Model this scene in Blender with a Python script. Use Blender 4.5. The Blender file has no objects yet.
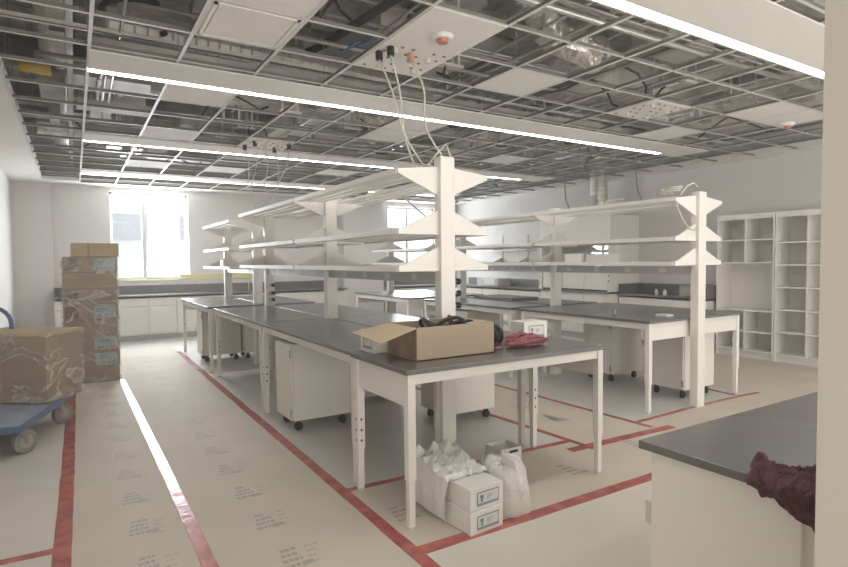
import bpy, math, random
from mathutils import Matrix, Vector, noise
random.seed(7)
S = bpy.context.scene
COL = S.collection
# ------------------------------------------------------------- camera
f, yaw, pitch, roll, H = 563.06, .5554, .040456, -.0092144, 1.52
F = Vector((math.sin(yaw)*math.cos(pitch), math.cos(yaw)*math.cos(pitch), -math.sin(pitch)))
R = Vector((math.cos(yaw), -math.sin(yaw), 0)); U = R.cross(F)
R2 = R*math.cos(roll) + U*math.sin(roll); U2 = -R*math.sin(roll) + U*math.cos(roll)
cd = bpy.data.cameras.new('camera'); cam = bpy.data.objects.new('camera', cd); COL.objects.link(cam)
m = Matrix.Identity(4)
for i in range(3):
    m[i][0] = R2[i]; m[i][1] = U2[i]; m[i][2] = -F[i]
m[2][3] = H
cam.matrix_world = m
cd.sensor_width = 36; cd.lens = f/848*36; cd.clip_start = .05; cd.clip_end = 200
S.camera = cam
# ------------------------------------------------------------- world, light, exposure
W = bpy.data.worlds.new('sky'); S.world = W; W.use_nodes = True
W.node_tree.nodes['Background'].inputs[0].default_value = (.93, .96, 1, 1)
W.node_tree.nodes['Background'].inputs[1].default_value = 1.7
S.view_settings.view_transform = 'Standard'; S.view_settings.look = 'None'
S.view_settings.exposure = 0.42; S.view_settings.gamma = 1; S.view_settings.use_curve_mapping = False
LED = 18.0
def area(name, loc, rot, sx, sy, e, col):
    l = bpy.data.lights.new(name, 'AREA'); l.shape = 'RECTANGLE'; l.size = sx; l.size_y = sy; l.energy = e; l.color = col
    o = bpy.data.objects.new(name, l); COL.objects.link(o); o.location = loc; o.rotation_euler = rot
    return o
area('window_daylight', (1.35, 13.2, 2.1), (math.radians(-90), 0, 0), 1.4, 1.8, 170, (.9, .95, 1))
area('window_daylight', (7.6, 13.2, 2.1), (math.radians(-90), 0, 0), 1.4, 1.8, 100, (.9, .95, 1))
area('front_fill', (3.5, -3.0, 1.3), (math.radians(122), 0, 0), 8.5, 2.4, 350, (1, .97, .925))  # unseen fill added behind the camera to brighten the room; no glazing there

# ------------------------------------------------------------- materials
def nt(name):
    mt = bpy.data.materials.new(name); mt.use_nodes = True
    return mt, mt.node_tree.nodes, mt.node_tree.links, mt.node_tree.nodes['Principled BSDF']
def mat(name, c, rough=.5, metal=0, var=0, scale=4, bump=0, bscale=30, spec=.5, stretch=(1,1,1), alpha=1, emis=0, bdist=.01):
    mt, n, l, b = nt(name)
    b.inputs['Base Color'].default_value = (*c, 1); b.inputs['Roughness'].default_value = rough
    b.inputs['Metallic'].default_value = metal; b.inputs['Specular IOR Level'].default_value = spec
    b.inputs['Alpha'].default_value = alpha
    if emis:
        b.inputs['Emission Color'].default_value = (*c, 1); b.inputs['Emission Strength'].default_value = emis
    tc = n.new('ShaderNodeTexCoord'); mp = n.new('ShaderNodeMapping'); l.new(tc.outputs['Object'], mp.inputs[0])
    mp.inputs['Scale'].default_value = stretch
    if var:
        nz = n.new('ShaderNodeTexNoise'); nz.inputs['Scale'].default_value = scale; nz.inputs['Detail'].default_value = 5
        l.new(mp.outputs[0], nz.inputs[0])
        cr = n.new('ShaderNodeValToRGB'); l.new(nz.outputs[0], cr.inputs[0])
        cr.color_ramp.elements[0].position = .3; cr.color_ramp.elements[1].position = .7
        cr.color_ramp.elements[0].color = (*[max(0, x*(1-var)) for x in c], 1)
        cr.color_ramp.elements[1].color = (*[min(1, x*(1+var)) for x in c], 1)
        l.new(cr.outputs[0], b.inputs['Base Color'])
    if bump:
        nz = n.new('ShaderNodeTexNoise'); nz.inputs['Scale'].default_value = bscale; nz.inputs['Detail'].default_value = 4
        l.new(mp.outputs[0], nz.inputs[0])
        bp = n.new('ShaderNodeBump'); bp.inputs['Strength'].default_value = bump; bp.inputs['Distance'].default_value = bdist
        l.new(nz.outputs[0], bp.inputs['Height']); l.new(bp.outputs[0], b.inputs['Normal'])
    return mt
WALL = mat('painted wall', (.70, .68, .65), .85, var=.02, scale=1.2)
WALLW = mat('painted ceiling board', (.80, .775, .73), .85, var=.015, scale=2)
FLOOR = mat('grey sheet floor', (.60, .585, .545), .42, var=.06, scale=1.5, bump=.05, bscale=6)
PAPER = mat('tan floor paper', (.60, .53, .44), .72, var=.05, scale=2.2, bump=.25, bscale=5)
PAPERL = mat('pale floor paper', (.66, .62, .55), .72, var=.05, scale=1.7, bump=.2, bscale=5)
INK = mat('grey print', (.38, .35, .31), .6)
INKF = mat('faded grey print', (.44, .39, .33), .6)
TAPE = mat('red floor tape', (.43, .125, .11), .22, var=.35, scale=9, bump=.35, bscale=14)
YTAPE = mat('yellow tape', (.72, .66, .30), .5)
METW = mat('cream powder coat', (.80, .77, .72), .42, var=.01, scale=3)
METD = mat('pale cabinet steel', (.78, .75, .69), .45, var=.012, scale=2)
RACE = mat('grey raceway', (.56, .545, .54), .4)
SLOT = mat('slotted recess', (.42, .40, .37), .6)
EPOXY = mat('dark epoxy resin', (.13, .126, .12), .27, var=.12, scale=2, bump=.04, bscale=3, spec=1.0)
EPEDGE = mat('epoxy edge', (.17, .165, .155), .4)
BLACK = mat('black plastic', (.022, .022, .024), .45)
DARK = mat('dark gap', (.05, .045, .04), .8)
RUBBER = mat('grey rubber tyre', (.30, .285, .265), .6, var=.08)
STEEL = mat('zinc plated steel', (.5, .5, .5), .3, metal=.9)
CARD = mat('brown cardboard', (.38, .295, .215), .75, var=.07, scale=3, stretch=(.3,.3,4))
CARDL = mat('light cardboard', (.54, .44, .30), .8, var=.05, scale=4)
CARDD = mat('worn cardboard', (.33, .25, .18), .8, var=.3, scale=9)
WBOX = mat('white carton', (.82, .80, .75), .6, var=.03, scale=5)
LABB = mat('pale blue label', (.38, .50, .50), .5)
LABG = mat('grey label print', (.19, .16, .14), .6)
LABW = mat('white label', (.74, .73, .70), .5)
LABK = mat('blue grey label print', (.22, .25, .29), .6)
WRAP = mat('clear stretch film', (.88, .87, .84), .18, bump=1.0, bscale=7, alpha=.16, stretch=(1, 1, .5), bdist=.03)
_n, _l = WRAP.node_tree.nodes, WRAP.node_tree.links
_z = _n.new('ShaderNodeTexNoise'); _z.inputs['Scale'].default_value = 2.0; _z.inputs['Detail'].default_value = 6; _z.inputs['Distortion'].default_value = 1.6
_m = _n.new('ShaderNodeMapping'); _m.inputs['Scale'].default_value = (1, 1, 1.6); _m.inputs['Rotation'].default_value = (.4, .3, 0); _t = _n.new('ShaderNodeTexCoord')
_r = _n.new('ShaderNodeValToRGB'); _r.color_ramp.elements[0].position = .47; _r.color_ramp.elements[1].position = .56
_r.color_ramp.elements[0].color = (.10, .10, .10, 1); _r.color_ramp.elements[1].color = (.06, .06, .06, 1)
_e = _r.color_ramp.elements.new(.515); _e.color = (.5, .5, .5, 1)
_l.new(_t.outputs['Object'], _m.inputs[0]); _l.new(_m.outputs[0], _z.inputs[0]); _l.new(_z.outputs[0], _r.inputs[0]); _l.new(_r.outputs[0], _n['Principled BSDF'].inputs['Alpha'])
BAG = mat('white plastic bag', (.90, .88, .84), .3, bump=.6, bscale=22, alpha=.8)
BLUE = mat('blue enamel', (.13, .18, .32), .35)
BLUEL = mat('pale blue platform', (.36, .41, .50), .5, var=.15, scale=6)
CLOTH = mat('maroon fabric', (.11, .045, .055), .85, var=.25, scale=11)
REDC = mat('red woven netting', (.33, .115, .12), .65, var=.25, scale=30)
CABLE = mat('white cable', (.66, .62, .54), .5)
REDP = mat('red plastic cap', (.50, .17, .13), .4)
ORNG = mat('orange plug', (.52, .30, .20), .5)
GREEN = mat('green tag', (.05, .12, .04), .5)
DECK = mat('grey metal deck', (.55, .52, .475), .6, var=.25, scale=1.5)
BEAM = mat('grey beam', (.36, .335, .305), .65, var=.3, scale=3)
GALV = mat('galvanised duct', (.70, .67, .63), .36, metal=.6, var=.15, scale=6)
GALVD = mat('dull galvanised duct', (.68, .645, .595), .55, metal=.35, var=.2, scale=2.5)
FOIL = mat('crinkled foil duct wrap', (.75, .72, .67), .28, metal=.8, bump=1, bscale=12, bdist=.05)
COND = mat('conduit steel', (.50, .49, .47), .35, metal=.7)
INSUL = mat('black pipe insulation', (.045, .043, .042), .7)
WIRE = mat('thin wire', (.34, .33, .31), .5)
BWRAP = mat('blue tubing', (.10, .20, .38), .5)
YEL = mat('yellow valve paint', (.5, .34, .08), .5)
FRAMEM = mat('white window frame', (.62, .63, .64), .4)
TEE = mat('white ceiling tee', (.66, .645, .61), .5)
FAR = mat('pale far facade', (.62, .63, .64), .9)
FARD = mat('far facade panel', (.40, .42, .43), .9)
mled = bpy.data.materials.new('lit diffuser'); mled.use_nodes = True
nn = mled.node_tree.nodes; nn.clear(); em = nn.new('ShaderNodeEmission'); oo = nn.new('ShaderNodeOutputMaterial')
em.inputs[0].default_value = (1, .97, .925, 1); em.inputs[1].default_value = LED
mled.node_tree.links.new(em.outputs[0], oo.inputs[0])
mg = bpy.data.materials.new('window glass'); mg.use_nodes = True
nn = mg.node_tree.nodes; nn.clear(); oo = nn.new('ShaderNodeOutputMaterial'); mx = nn.new('ShaderNodeMixShader')
tr = nn.new('ShaderNodeBsdfTransparent'); gl = nn.new('ShaderNodeBsdfGlossy'); gl.inputs['Roughness'].default_value = .02
mx.inputs[0].default_value = .06; L = mg.node_tree.links
L.new(tr.outputs[0], mx.inputs[1]); L.new(gl.outputs[0], mx.inputs[2]); L.new(mx.outputs[0], oo.inputs[0])

# ------------------------------------------------------------- mesh helpers
class MB:
    def __init__(s): s.v, s.f, s.m = [], [], []
    def add(s, vs, fs, mi=0):
        o = len(s.v); s.v += [tuple(p) for p in vs]
        for q in fs: s.f.append([i+o for i in q]); s.m.append(mi)
        return s
    def box(s, x0, x1, y0, y1, z0, z1, mi=0):
        vs = [(x, y, z) for z in (z0, z1) for x, y in ((x0,y0),(x1,y0),(x1,y1),(x0,y1))]
        return s.add(vs, [(3,2,1,0),(4,5,6,7),(0,1,5,4),(1,2,6,5),(2,3,7,6),(3,0,4,7)], mi)
    def prism(s, pts, axis, a, b, mi=0):           # pts polygon in the two other axes, extruded along axis
        def P(p, t): return {'x': (t, p[0], p[1]), 'y': (p[0], t, p[1]), 'z': (p[0], p[1], t)}[axis]
        n = len(pts); vs = [P(p, a) for p in pts] + [P(p, b) for p in pts]
        return s.add(vs, [tuple(range(n)), tuple(reversed(range(n, 2*n)))] + [(i, i+n, (i+1) % n+n, (i+1) % n) for i in range(n)], mi)
    def quadv(s, a, b, c, d, mi=0): return s.add([a, b, c, d], [(0,1,2,3)], mi)
    def tube(s, pts, r, n=8, mi=0, cap=True):
        pts = [Vector(p) for p in pts]; rr = r if isinstance(r, (list, tuple)) else [r]*len(pts)
        vs = []; k = len(pts); ref = None
        for i, p in enumerate(pts):
            d = (pts[min(i+1, k-1)] - pts[max(i-1, 0)]).normalized()
            if ref is None: ref = Vector((0,0,1)) if abs(d.z) < .9 else Vector((1,0,0))
            u = d.cross(ref).normalized(); w = d.cross(u).normalized(); ref = -w if False else ref
            if abs(d.dot(ref)) > .97: ref = Vector((1,0,0)) if abs(d.x) < .9 else Vector((0,1,0))
            for j in range(n):
                a = 2*math.pi*j/n; vs.append(p + (u*math.cos(a) + w*math.sin(a))*rr[i])
        fs = [(i*n+j, i*n+(j+1) % n, (i+1)*n+(j+1) % n, (i+1)*n+j) for i in range(k-1) for j in range(n)]
        if cap: fs += [tuple(reversed(range(n))), tuple(range((k-1)*n, k*n))]
        return s.add(vs, fs, mi)
    def grid(s, fn, nu, nv, mi=0, closeu=False):
        vs = [fn(i/(nu-1 if not closeu else nu), j/(nv-1)) for j in range(nv) for i in range(nu)]
        fs = []
        for j in range(nv-1):
            for i in range(nu if closeu else nu-1):
                i2 = (i+1) % nu; fs.append((j*nu+i, j*nu+i2, (j+1)*nu+i2, (j+1)*nu+i))
        return s.add(vs, fs, mi)
    def build(s, name, mats, parent=None, bevel=0, smooth=False, local=False, solid=0, sub=0):
        off = Vector((0,0,0))
        if parent is not None and not local:
            q = parent
            while q is not None: off += q.location; q = q.parent
        me = bpy.data.meshes.new(name); me.from_pydata([tuple(Vector(p)-off) for p in s.v], [], s.f)
        if not isinstance(mats, (list, tuple)): mats = [mats]
        for x in mats: me.materials.append(x)
        me.polygons.foreach_set('material_index', s.m)
        if smooth: me.polygons.foreach_set('use_smooth', [True]*len(s.f))
        me.update(); me.validate()
        o = bpy.data.objects.new(name, me); COL.objects.link(o)
        if parent is not None: o.parent = parent
        if solid:
            md = o.modifiers.new('thick', 'SOLIDIFY'); md.thickness = solid
        if sub:
            md = o.modifiers.new('sub', 'SUBSURF'); md.levels = md.render_levels = sub
        if bevel:
            md = o.modifiers.new('bevel', 'BEVEL'); md.width = bevel; md.segments = 2; md.limit_method = 'ANGLE'
        return o
def tag(o, label=None, cat=None, group=None, kind=None):
    if label: o['label'] = label
    if cat: o['category'] = cat
    if group: o['group'] = group
    if kind: o['kind'] = kind
    return o
def thing(name, label, cat, loc=(0,0,0), group=None, rz=0):
    o = bpy.data.objects.new(name, None); COL.objects.link(o); o.location = loc; o.rotation_euler = (0,0,rz)
    o.empty_display_size = .1
    return tag(o, label, cat, group)
def struct(name, mb, mats, **k): return tag(mb.build(name, mats, **k), kind='structure')
def dup(root, loc, label, group=None, rz=None):
    def rec(o, par):
        c = o.copy(); COL.objects.link(c)
        if par is not None: c.parent = par
        for ch in list(o.children): rec(ch, c)
        return c
    r = rec(root, None); r.location = loc; r['label'] = label
    if group: r['group'] = group
    if rz is not None: r.rotation_euler = (0,0,rz)
    return r

# ============================================================= THE ROOM
XL, XR, YF, YB, CH, DK = -.95, 9.05, -3.2, 12.9, 3.05, 4.35
struct('floor', MB().box(XL-.15, XR+.15, YF-.15, YB+.3, -.12, 0), FLOOR)
struct('wall_left', MB().box(XL-.15, XL, YF-.15, YB, 0, DK), WALL)
struct('wall_right', MB().box(XR, XR+.15, YF-.15, YB, 0, DK), WALL)
struct('wall_front', MB().box(XL, XR, YF-.15, YF, 0, DK), WALL)
w = MB(); w1 = (.63, 2.1, 1.19, 2.97); w2 = (6.92, 8.4, 1.19, 2.93)
for a, b in ((XL-.15, w1[0]), (w1[1], w2[0]), (w2[1], XR+.15)): w.box(a, b, YB, YB+.3, 0, DK)
for q in (w1, w2): w.box(q[0], q[1], YB, YB+.3, 0, q[2]); w.box(q[0], q[1], YB, YB+.3, q[3], DK)
struct('wall_back', w, WALL)
struct('wall_back.001', MB().box(XL, -.34, YB-.16, YB, 0, CH), WALL)           # proud column in the left corner
struct('wall_back.002', MB().box(5.55, 6.62, YB-.3, YB, 0, CH), WALL)
for i, q in enumerate((w1, w2)):
    fr = MB(); t = .05; y0, y1 = YB+.12, YB+.19
    fr.box(q[0], q[0]+t, y0, y1, q[2], q[3]); fr.box(q[1]-t, q[1], y0, y1, q[2], q[3])
    fr.box(q[0], q[1], y0, y1, q[2], q[2]+t); fr.box(q[0], q[1], y0, y1, q[3]-t, q[3])
    xm = q[0]+.42*(q[1]-q[0]); fr.box(xm-.035, xm+.035, y0-.01, y1, q[2], q[3])
    wo = struct('window_%d' % (i+1), fr, FRAMEM)
    MB().box(q[0]+t, q[1]-t, YB+.15, YB+.156, q[2]+t, q[3]-t).build('window_pane', mg, wo)
    MB().box(q[0]-.02, q[1]+.02, YB-.02, YB+.13, q[2]-.03, q[2]).build('window_sill', FRAMEM, wo)
# pier beside the camera
struct('wall_near', MB().box(1.37, 1.62, -.45, .583, 0, DK), mat('pier paint', (.62, .58, .52), .8))
# deck above
d = MB(); x = XL
while x < XR:
    d.prism([(x, DK), (x+.05, DK-.04), (x+.15, DK-.04), (x+.2, DK), (x+.2, DK+.05), (x, DK+.05)], 'y', YF, YB); x += .2
struct('ceiling', d, DECK)
hz = bpy.data.materials.new('thin added veil'); hz.use_nodes = True  # added haze volume, a pale veil that lifts the dark tones
nn = hz.node_tree.nodes; nn.clear(); oo = nn.new('ShaderNodeOutputMaterial'); vs_ = nn.new('ShaderNodeVolumeScatter')
vs_.inputs['Density'].default_value = .012; vs_.inputs['Color'].default_value = (1, .985, .96, 1); vs_.inputs['Anisotropy'].default_value = .2
hz.node_tree.links.new(vs_.outputs[0], oo.inputs['Volume'])
ho = MB().box(XL+.01, XR-.01, YF+.01, YB-.01, .001, DK+.02).build('veil_haze', hz); tag(ho, 'thin pale haze added to veil the room air', 'haze', kind='stuff')
# drywall border
c = MB()
c.box(XL, -.47, YF, YB, CH, CH+.1); c.box(-.47, .135, 12.25, YB, CH, CH+.1); c.box(.135, XR, 12.45, YB, CH, CH+.1)
c.box(8.80, XR, YF, 12.45, CH, CH+.1)
c.box(-.47, -.46, YF, 12.25, CH, CH+.18)
struct('ceiling.001', c, WALLW)
# grid of tees
XG = [.135+.582*k for k in range(0, 15)]; XG = [-.447] + XG
YG = [5.23-.585*j for j in range(0, 14)][::-1] + [5.83, 6.43, 7.03, 7.62, 8.22, 8.82, 9.42, 10.02, 10.62, 11.22, 11.82, 12.4]
LIGHTS = [(2.33, .135, 8.28), (5.23, .135, 7.7), (8.22, .135, 7.7), (11.22, .135, 7.7), (-.60, .135, 8.28)]  # last strip is unseen, added behind the camera for more light
g = MB()
def tee_x(y, a, b):
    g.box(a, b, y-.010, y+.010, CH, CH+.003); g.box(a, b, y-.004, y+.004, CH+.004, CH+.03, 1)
def tee_y(x, a, b):
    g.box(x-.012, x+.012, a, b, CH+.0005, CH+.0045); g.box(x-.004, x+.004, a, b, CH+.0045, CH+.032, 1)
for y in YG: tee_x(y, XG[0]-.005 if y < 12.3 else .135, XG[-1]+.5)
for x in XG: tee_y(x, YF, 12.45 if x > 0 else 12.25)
struct('ceiling_grid', g, [TEE, mat('darkened tee web', (.20, .19, .175), .6)])  # web colour darkened to put shade on faces the front light brightens
hw = MB()
for i in range(len(XG)):
    for j in range(0, len(YG), 2):
        if random.random() < .7: hw.tube([(XG[i], YG[j], CH+.04), (XG[i]+random.uniform(-.08, .08), YG[j]+random.uniform(-.05, .05), DK-.03)], .003, 4)
tag(hw.build('hanger_wire', WIRE), 'thin wires holding up the open ceiling grid', 'wire', kind='stuff')

# linear lights: a white panel with a lit slot on its far edge
lab = {2.33: 'nearest lit ceiling strip, wide glowing line crossing the upper right', 5.23: 'long lit ceiling strip passing over the middle of the room above the near bench',
       8.22: 'second lit ceiling strip from the window wall, behind the hanging cords', 11.22: 'farthest lit ceiling strip, next to the window wall', -.60: 'unseen lit ceiling strip added behind the viewer'}
for y, a, b in LIGHTS:
    t = thing('linear_light', lab[y], 'ceiling light', ((a+b)/2, y, CH), 'linear strip lights in the ceiling')
    e = b-.45 if y > 3 else b
    hb = MB().box(a, b, y-.52, y-.085, CH-.012, CH+.0); hb.box(a, b, y-.001, y+.014, CH-.012, CH+.0)
    hb.box(a+.01, b-.01, y-.5, y, CH+.045, CH+.1, 1)
    if e < b: hb.box(e, b, y-.085, y-.001, CH-.012, CH+.0)
    hb.build('housing_panel', [WALLW, BEAM], t)
    MB().box(a+.01, e, y-.084, y-.002, CH-.006, CH+.005).build('diffuser', mled, t)
# ceiling tiles
def cell(x0, x1, y0, y1, name, label, mats=WALLW, cat='ceiling tile', group='loose ceiling tiles laid in the grid'):
    t = MB().box(x0+.004, x1-.004, y0+.004, y1-.004, CH+.005, CH+.02)
    return tag(t.build(name, mats), label, cat, group)
X = lambda k: .135+.582*k
def yg(y): return min(YG, key=lambda v: abs(v-y))
tiles = [(X(1), X(2), yg(5.23), yg(5.83), 'square white ceiling tile just behind the middle light strip at left'),
 (X(1), X(2), yg(7.03), yg(7.62), 'white ceiling tile in front of the second far light strip at left'),
 (X(1), X(2), yg(9.42), yg(10.02), 'small pale ceiling tile above the far left window'),
 (X(5), X(6), yg(5.23), yg(6.43), 'pale ceiling tile above the shelving of the near bench'),
 (X(5), X(6), yg(3.475), yg(4.06), 'white ceiling tile right of the smoke detector panel'),
 (X(10), X(12), yg(2.89), yg(3.475), 'long white ceiling panel with red dot at upper right'),
 (X(10), X(11), yg(4.06), yg(4.645), 'white ceiling tile behind the perforated square panel'),
 (X(6), X(7), yg(8.82), yg(9.42), 'far ceiling tile above the right bench shelving'),
 (X(9), X(10), yg(6.43), yg(7.03), 'ceiling tile far right of the middle light strip'),
 (X(3), X(4), yg(9.42), yg(10.02), 'ceiling tile behind the hanging cords')]
for a, b, y0, y1, lb in tiles: cell(a, b, y0, y1, 'ceiling_tile', lb)
# access panel in a wide board
t = thing('access_panel', 'white ceiling board with recessed square hatch at top left', 'ceiling panel', (X(1), 3.5, CH))
MB().box(X(1)+.005, X(2)-.005, yg(2.89)+.005, yg(4.06)-.005, CH+.004, CH+.02).build('board', WALLW, t)
hb = MB()
x0, x1, y0, y1 = X(1)+.03, X(2)-.03, 3.5, 4.03
for a in ((x0, x1, y0, y0+.02), (x0, x1, y1-.02, y1), (x0, x0+.02, y0, y1), (x1-.02, x1, y0, y1)): hb.box(*a, CH-.006, CH+.003)
hb.build('hatch_frame', METW, t)
MB().box(x0+.03, x1-.03, y0+.03, y1-.03, CH-.003, CH+.003).build('hatch_door', WALLW, t)

def service_panel(x0, x1, y0, y1, label, plain=None):
    t = thing('service_panel', label, 'ceiling panel', ((x0+x1)/2, (y0+y1)/2, CH))
    pm = MB().box(x0+.004, x1-.004, (plain or y0)+.004, y1-.004, CH-.006, CH-.0005)
    holes = pm
    nx, ny = 6, 5
    ya = y1-.585
    for i in range(nx):
        for j in range(ny):
            if (i+j*2) % 3 == 0: continue
            cx, cy = x0+.07+(x1-x0-.14)*i/(nx-1), ya+.07+(y1-ya-.14)*j/(ny-1)
            holes.tube([(cx, cy, CH-.011), (cx, cy, CH-.003)], .014, 8, mi=1)
    pm.build('panel', [METW if plain is None else WALLW, LABG], t)
    for i, (a, b) in enumerate(((.2, .2), (.75, .3), (.3, .78), (.8, .75))):
        cx, cy = x0+a*(x1-x0), ya+b*(y1-ya)
        MB().tube([(cx, cy, CH-.04), (cx, cy, CH-.003)], .022, 10).build('nipple', CABLE, t)
    return t
def smoke(x, y, label):
    t = thing('smoke_detector', label, 'smoke detector', (x, y, CH))
    MB().tube([(x, y, CH+.005), (x, y, CH-.012), (x, y, CH-.03)], [.075, .075, .06], 20).build('base', WALLW, t, smooth=False)
    MB().tube([(x, y, CH-.028), (x, y, CH-.055)], [.045, .035], 16).build('dust_cap', REDP, t)
service_panel(X(3), X(4), yg(2.89), yg(4.06), 'white ceiling service panel with cord outlets over the near bench', plain=yg(2.89))
smoke(2.17, 3.23, 'smoke detector with red cap beside the near service panel')
service_panel(X(3), X(4), yg(7.03), yg(7.62), 'service panel with black plugs in front of the second far light strip')
service_panel(X(8), X(9), yg(3.475), yg(4.06), 'square perforated service panel over the right bench')
smoke(6.98, 3.33, 'smoke detector with red cap on the long panel at upper right')
# cords
def catenary(a, b, sag, n=14, wob=0):
    a, b = Vector(a), Vector(b); out = []
    for i in range(n+1):
        t = i/n; p = a.lerp(b, t); p.z -= sag*4*t*(1-t); p.x += wob*math.sin(t*7); out.append(p)
    return out
def cord(a, b, label, plug=BLACK, sag=.05, wob=.02, tail=None):
    t = thing('power_cord', label, 'cord', a, 'cords dropping from the ceiling panels')
    MB().tube([a, (a[0], a[1], a[2]-.065)], .027, 12).build('plug', plug, t)
    pts = catenary((a[0], a[1], a[2]-.06), b, sag, wob=wob)
    if tail: pts += [Vector(p) for p in tail]
    MB().tube(pts, .007, 6).build('cable', CABLE, t, smooth=True)
Z1 = CH-.004
cord((1.93, 3.70, Z1), (2.22, 3.60, 2.24), 'white cord from the left black plug over the near bench', tail=[(2.26, 3.55, 2.2)])
cord((1.96, 3.58, Z1), (2.24, 3.72, 2.22), 'white cord from the right black plug over the near bench', tail=[(2.3, 3.7, 2.17)])
cord((2.15, 3.62, Z1), (2.36, 3.55, 2.28), 'white cord from the orange plug hanging to the near post', plug=ORNG, sag=.0, wob=.045, tail=[(2.36, 3.5, 2.25)])
for i, (a, b) in enumerate((((1.93, 7.5, Z1), (2.1, 7.8, 2.28)), ((1.98, 7.2, Z1), (2.05, 7.6, 2.25)), ((2.32, 7.5, Z1), (2.5, 7.8, 2.26)), ((2.42, 7.2, Z1), (2.3, 7.6, 2.25)), ((2.15, 7.35, Z1), (2.28, 7.75, 2.26)))):
    cord(a, b, ['leftmost black plugged cord at the second service panel', 'black plugged cord second from left at the second service panel', 'black plugged cord second from right at the second service panel',
     'rightmost black plugged cord at the second service panel', 'pale cord hanging from the middle of the second service panel'][i], plug=BLACK if i < 4 else CABLE, sag=.02, wob=.03)

# ---- above the ceiling: ducts, pipes, beams
for k, y in enumerate((-.4, 1.6, 3.6, 6.6, 8.6, 10.6, 12.1)):
    b = MB().box(XL, XR, y-.1, y+.1, DK-.36, DK-.345).box(XL, XR, y-.1, y+.1, DK-.06, DK-.045).box(XL, XR, y-.008, y+.008, DK-.35, DK-.05)
    struct('ceiling_beam', b, BEAM)
def spiral(name, label, p0, p1, r, mt, ridges=True, cat='duct', group=None):
    t = MB(); p0, p1 = Vector(p0), Vector(p1); n = int((p1-p0).length/.09); pts = []; rr = []
    for i in range(n+1):
        for q, e in ((0, 1.0), (.12, 1.035 if ridges else 1), (.24, 1.0)):
            pts.append(p0.lerp(p1, min(1, (i+q)/n))); rr.append(r*e)
    t.tube(pts, rr, 20)
    return tag(t.build(name, mt, smooth=False), label, cat, group)
spiral('round_duct', 'round silver spiral duct above the grid at upper left', (.25, 5.15, 3.38), (3.3, 5.35, 3.38), .17, GALV)
spiral('round_duct', 'silver round duct above the far grid over the window', (-.4, 9.9, 3.55), (5.5, 9.9, 3.55), .17, GALV)
spiral('round_duct', 'silver round duct running away over the right bench', (6.3, 5.0, 3.6), (6.3, 11.8, 3.6), .18, GALVD)
spiral('round_duct', 'silver round duct running away along the left border', (-.1, 5.6, 3.75), (-.1, 12.2, 3.75), .14, GALVD)
def fduct(label, pts, r, seed):
    t = MB(); n = 18
    dense = []
    for i in range(len(pts)-1):
        for k in range(10): dense.append(Vector(pts[i]).lerp(Vector(pts[i+1]), k/10))
    for _ in range(6): dense = [dense[0]] + [(dense[i-1]+dense[i]*2+dense[i+1])/4 for i in range(1, len(dense)-1)] + [dense[-1]]
    rr = [r*(1+.13*noise.noise(Vector((i*.9, seed, 0)))+.05*(i % 2)) for i in range(len(dense))]
    t.tube(dense, rr, n)
    for i, v in enumerate(t.v):
        q = Vector(v); k = noise.noise(q*9)*.03; t.v[i] = (q.x+k, q.y+k, q.z+k)
    tag(t.build('flexible_duct', FOIL), label, 'duct')
fduct('crinkled foil flexible duct in the open cells right of the smoke detector', [(3.0, 3.3, 3.75), (3.6, 3.7, 3.5), (4.0, 3.5, 3.35), (4.4, 3.9, 3.5), (4.5, 5, 3.8)], .14, 1)
fduct('foil wrapped flexible duct above the right end of the middle light strip', [(6.6, 3.0, 3.5), (6.9, 4.2, 3.45), (7.5, 5.2, 3.55)], .13, 2)
fduct('foil wrapped flexible duct beyond the middle light strip', [(2.6, 6.6, 3.5), (3.6, 7.0, 3.45), (4.6, 6.7, 3.55)], .12, 3)
def rduct(label, x0, x1, y0, y1, z0, z1, mt=GALVD):
    t = MB().box(x0, x1, y0, y1, z0, z1)
    n = 0; L_ = (x1-x0) if (x1-x0) > (y1-y0) else (y1-y0)
    k = .6
    while k < L_:
        if (x1-x0) > (y1-y0): t.box(x0+k-.015, x0+k+.015, y0-.025, y1+.025, z0-.025, z1+.025)
        else: t.box(x0-.025, x1+.025, y0+k-.015, y0+k+.015, z0-.025, z1+.025)
        k += 1.2
    tag(t.build('rectangular_duct', mt), label, 'duct')
rduct('wide flat duct crossing over the right half behind the near light strip', 4.4, 8.7, 4.3, 5.0, 3.45, 3.8)
rduct('large flat duct running away above the middle of the room', 3.0, 3.75, 4.4, 12.2, 3.68, 3.95)
rduct('flat duct crossing above the far bench ends', .4, 8.2, 10.9, 11.5, 3.5, 3.75)
rduct('flat duct above the near light strip at the top right', 3.2, 8.0, 2.5, 3.15, 3.55, 3.95, DECK)
rduct('flat duct running away along the right wall border', 8.0, 8.6, 3.5, 10.5, 3.5, 3.75)
rduct('pale flat duct crossing between the two far light strips', -.3, 6.8, 7.35, 7.85, 3.6, 3.8)
rduct('dark flat duct crossing at the upper left corner', -.4, 1.4, 2.6, 3.3, 3.6, 3.95, BEAM)
def pipe(name, label, pts, r, mt, group=None, n=8, cat='pipe'):
    tag(MB().tube(pts, r, n).build(name, mt, smooth=True), label, cat, group)
pipe('insulated_pipe', 'black insulated pipe slanting above the cells beside the service panel', [(2.2, 3.1, 3.5), (2.0, 4.9, 3.5), (1.9, 5.3, 3.5), (1.9, 8, 3.6)], .035, INSUL)
pipe('insulated_pipe', 'black hose curving above the upper left cells', [(.45+.22*math.cos(a/6), 4.95+.18*math.sin(a/6), 3.35+.03*a/6) for a in range(0, 34)], .022, INSUL)
pipe('blue_tube', 'blue tubing curled above the grid in front of the middle strip', [(1.9+.02*a, 4.35+.08*math.sin(a*.7), 3.25+.01*a) for a in range(16)], .014, BWRAP)
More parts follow.
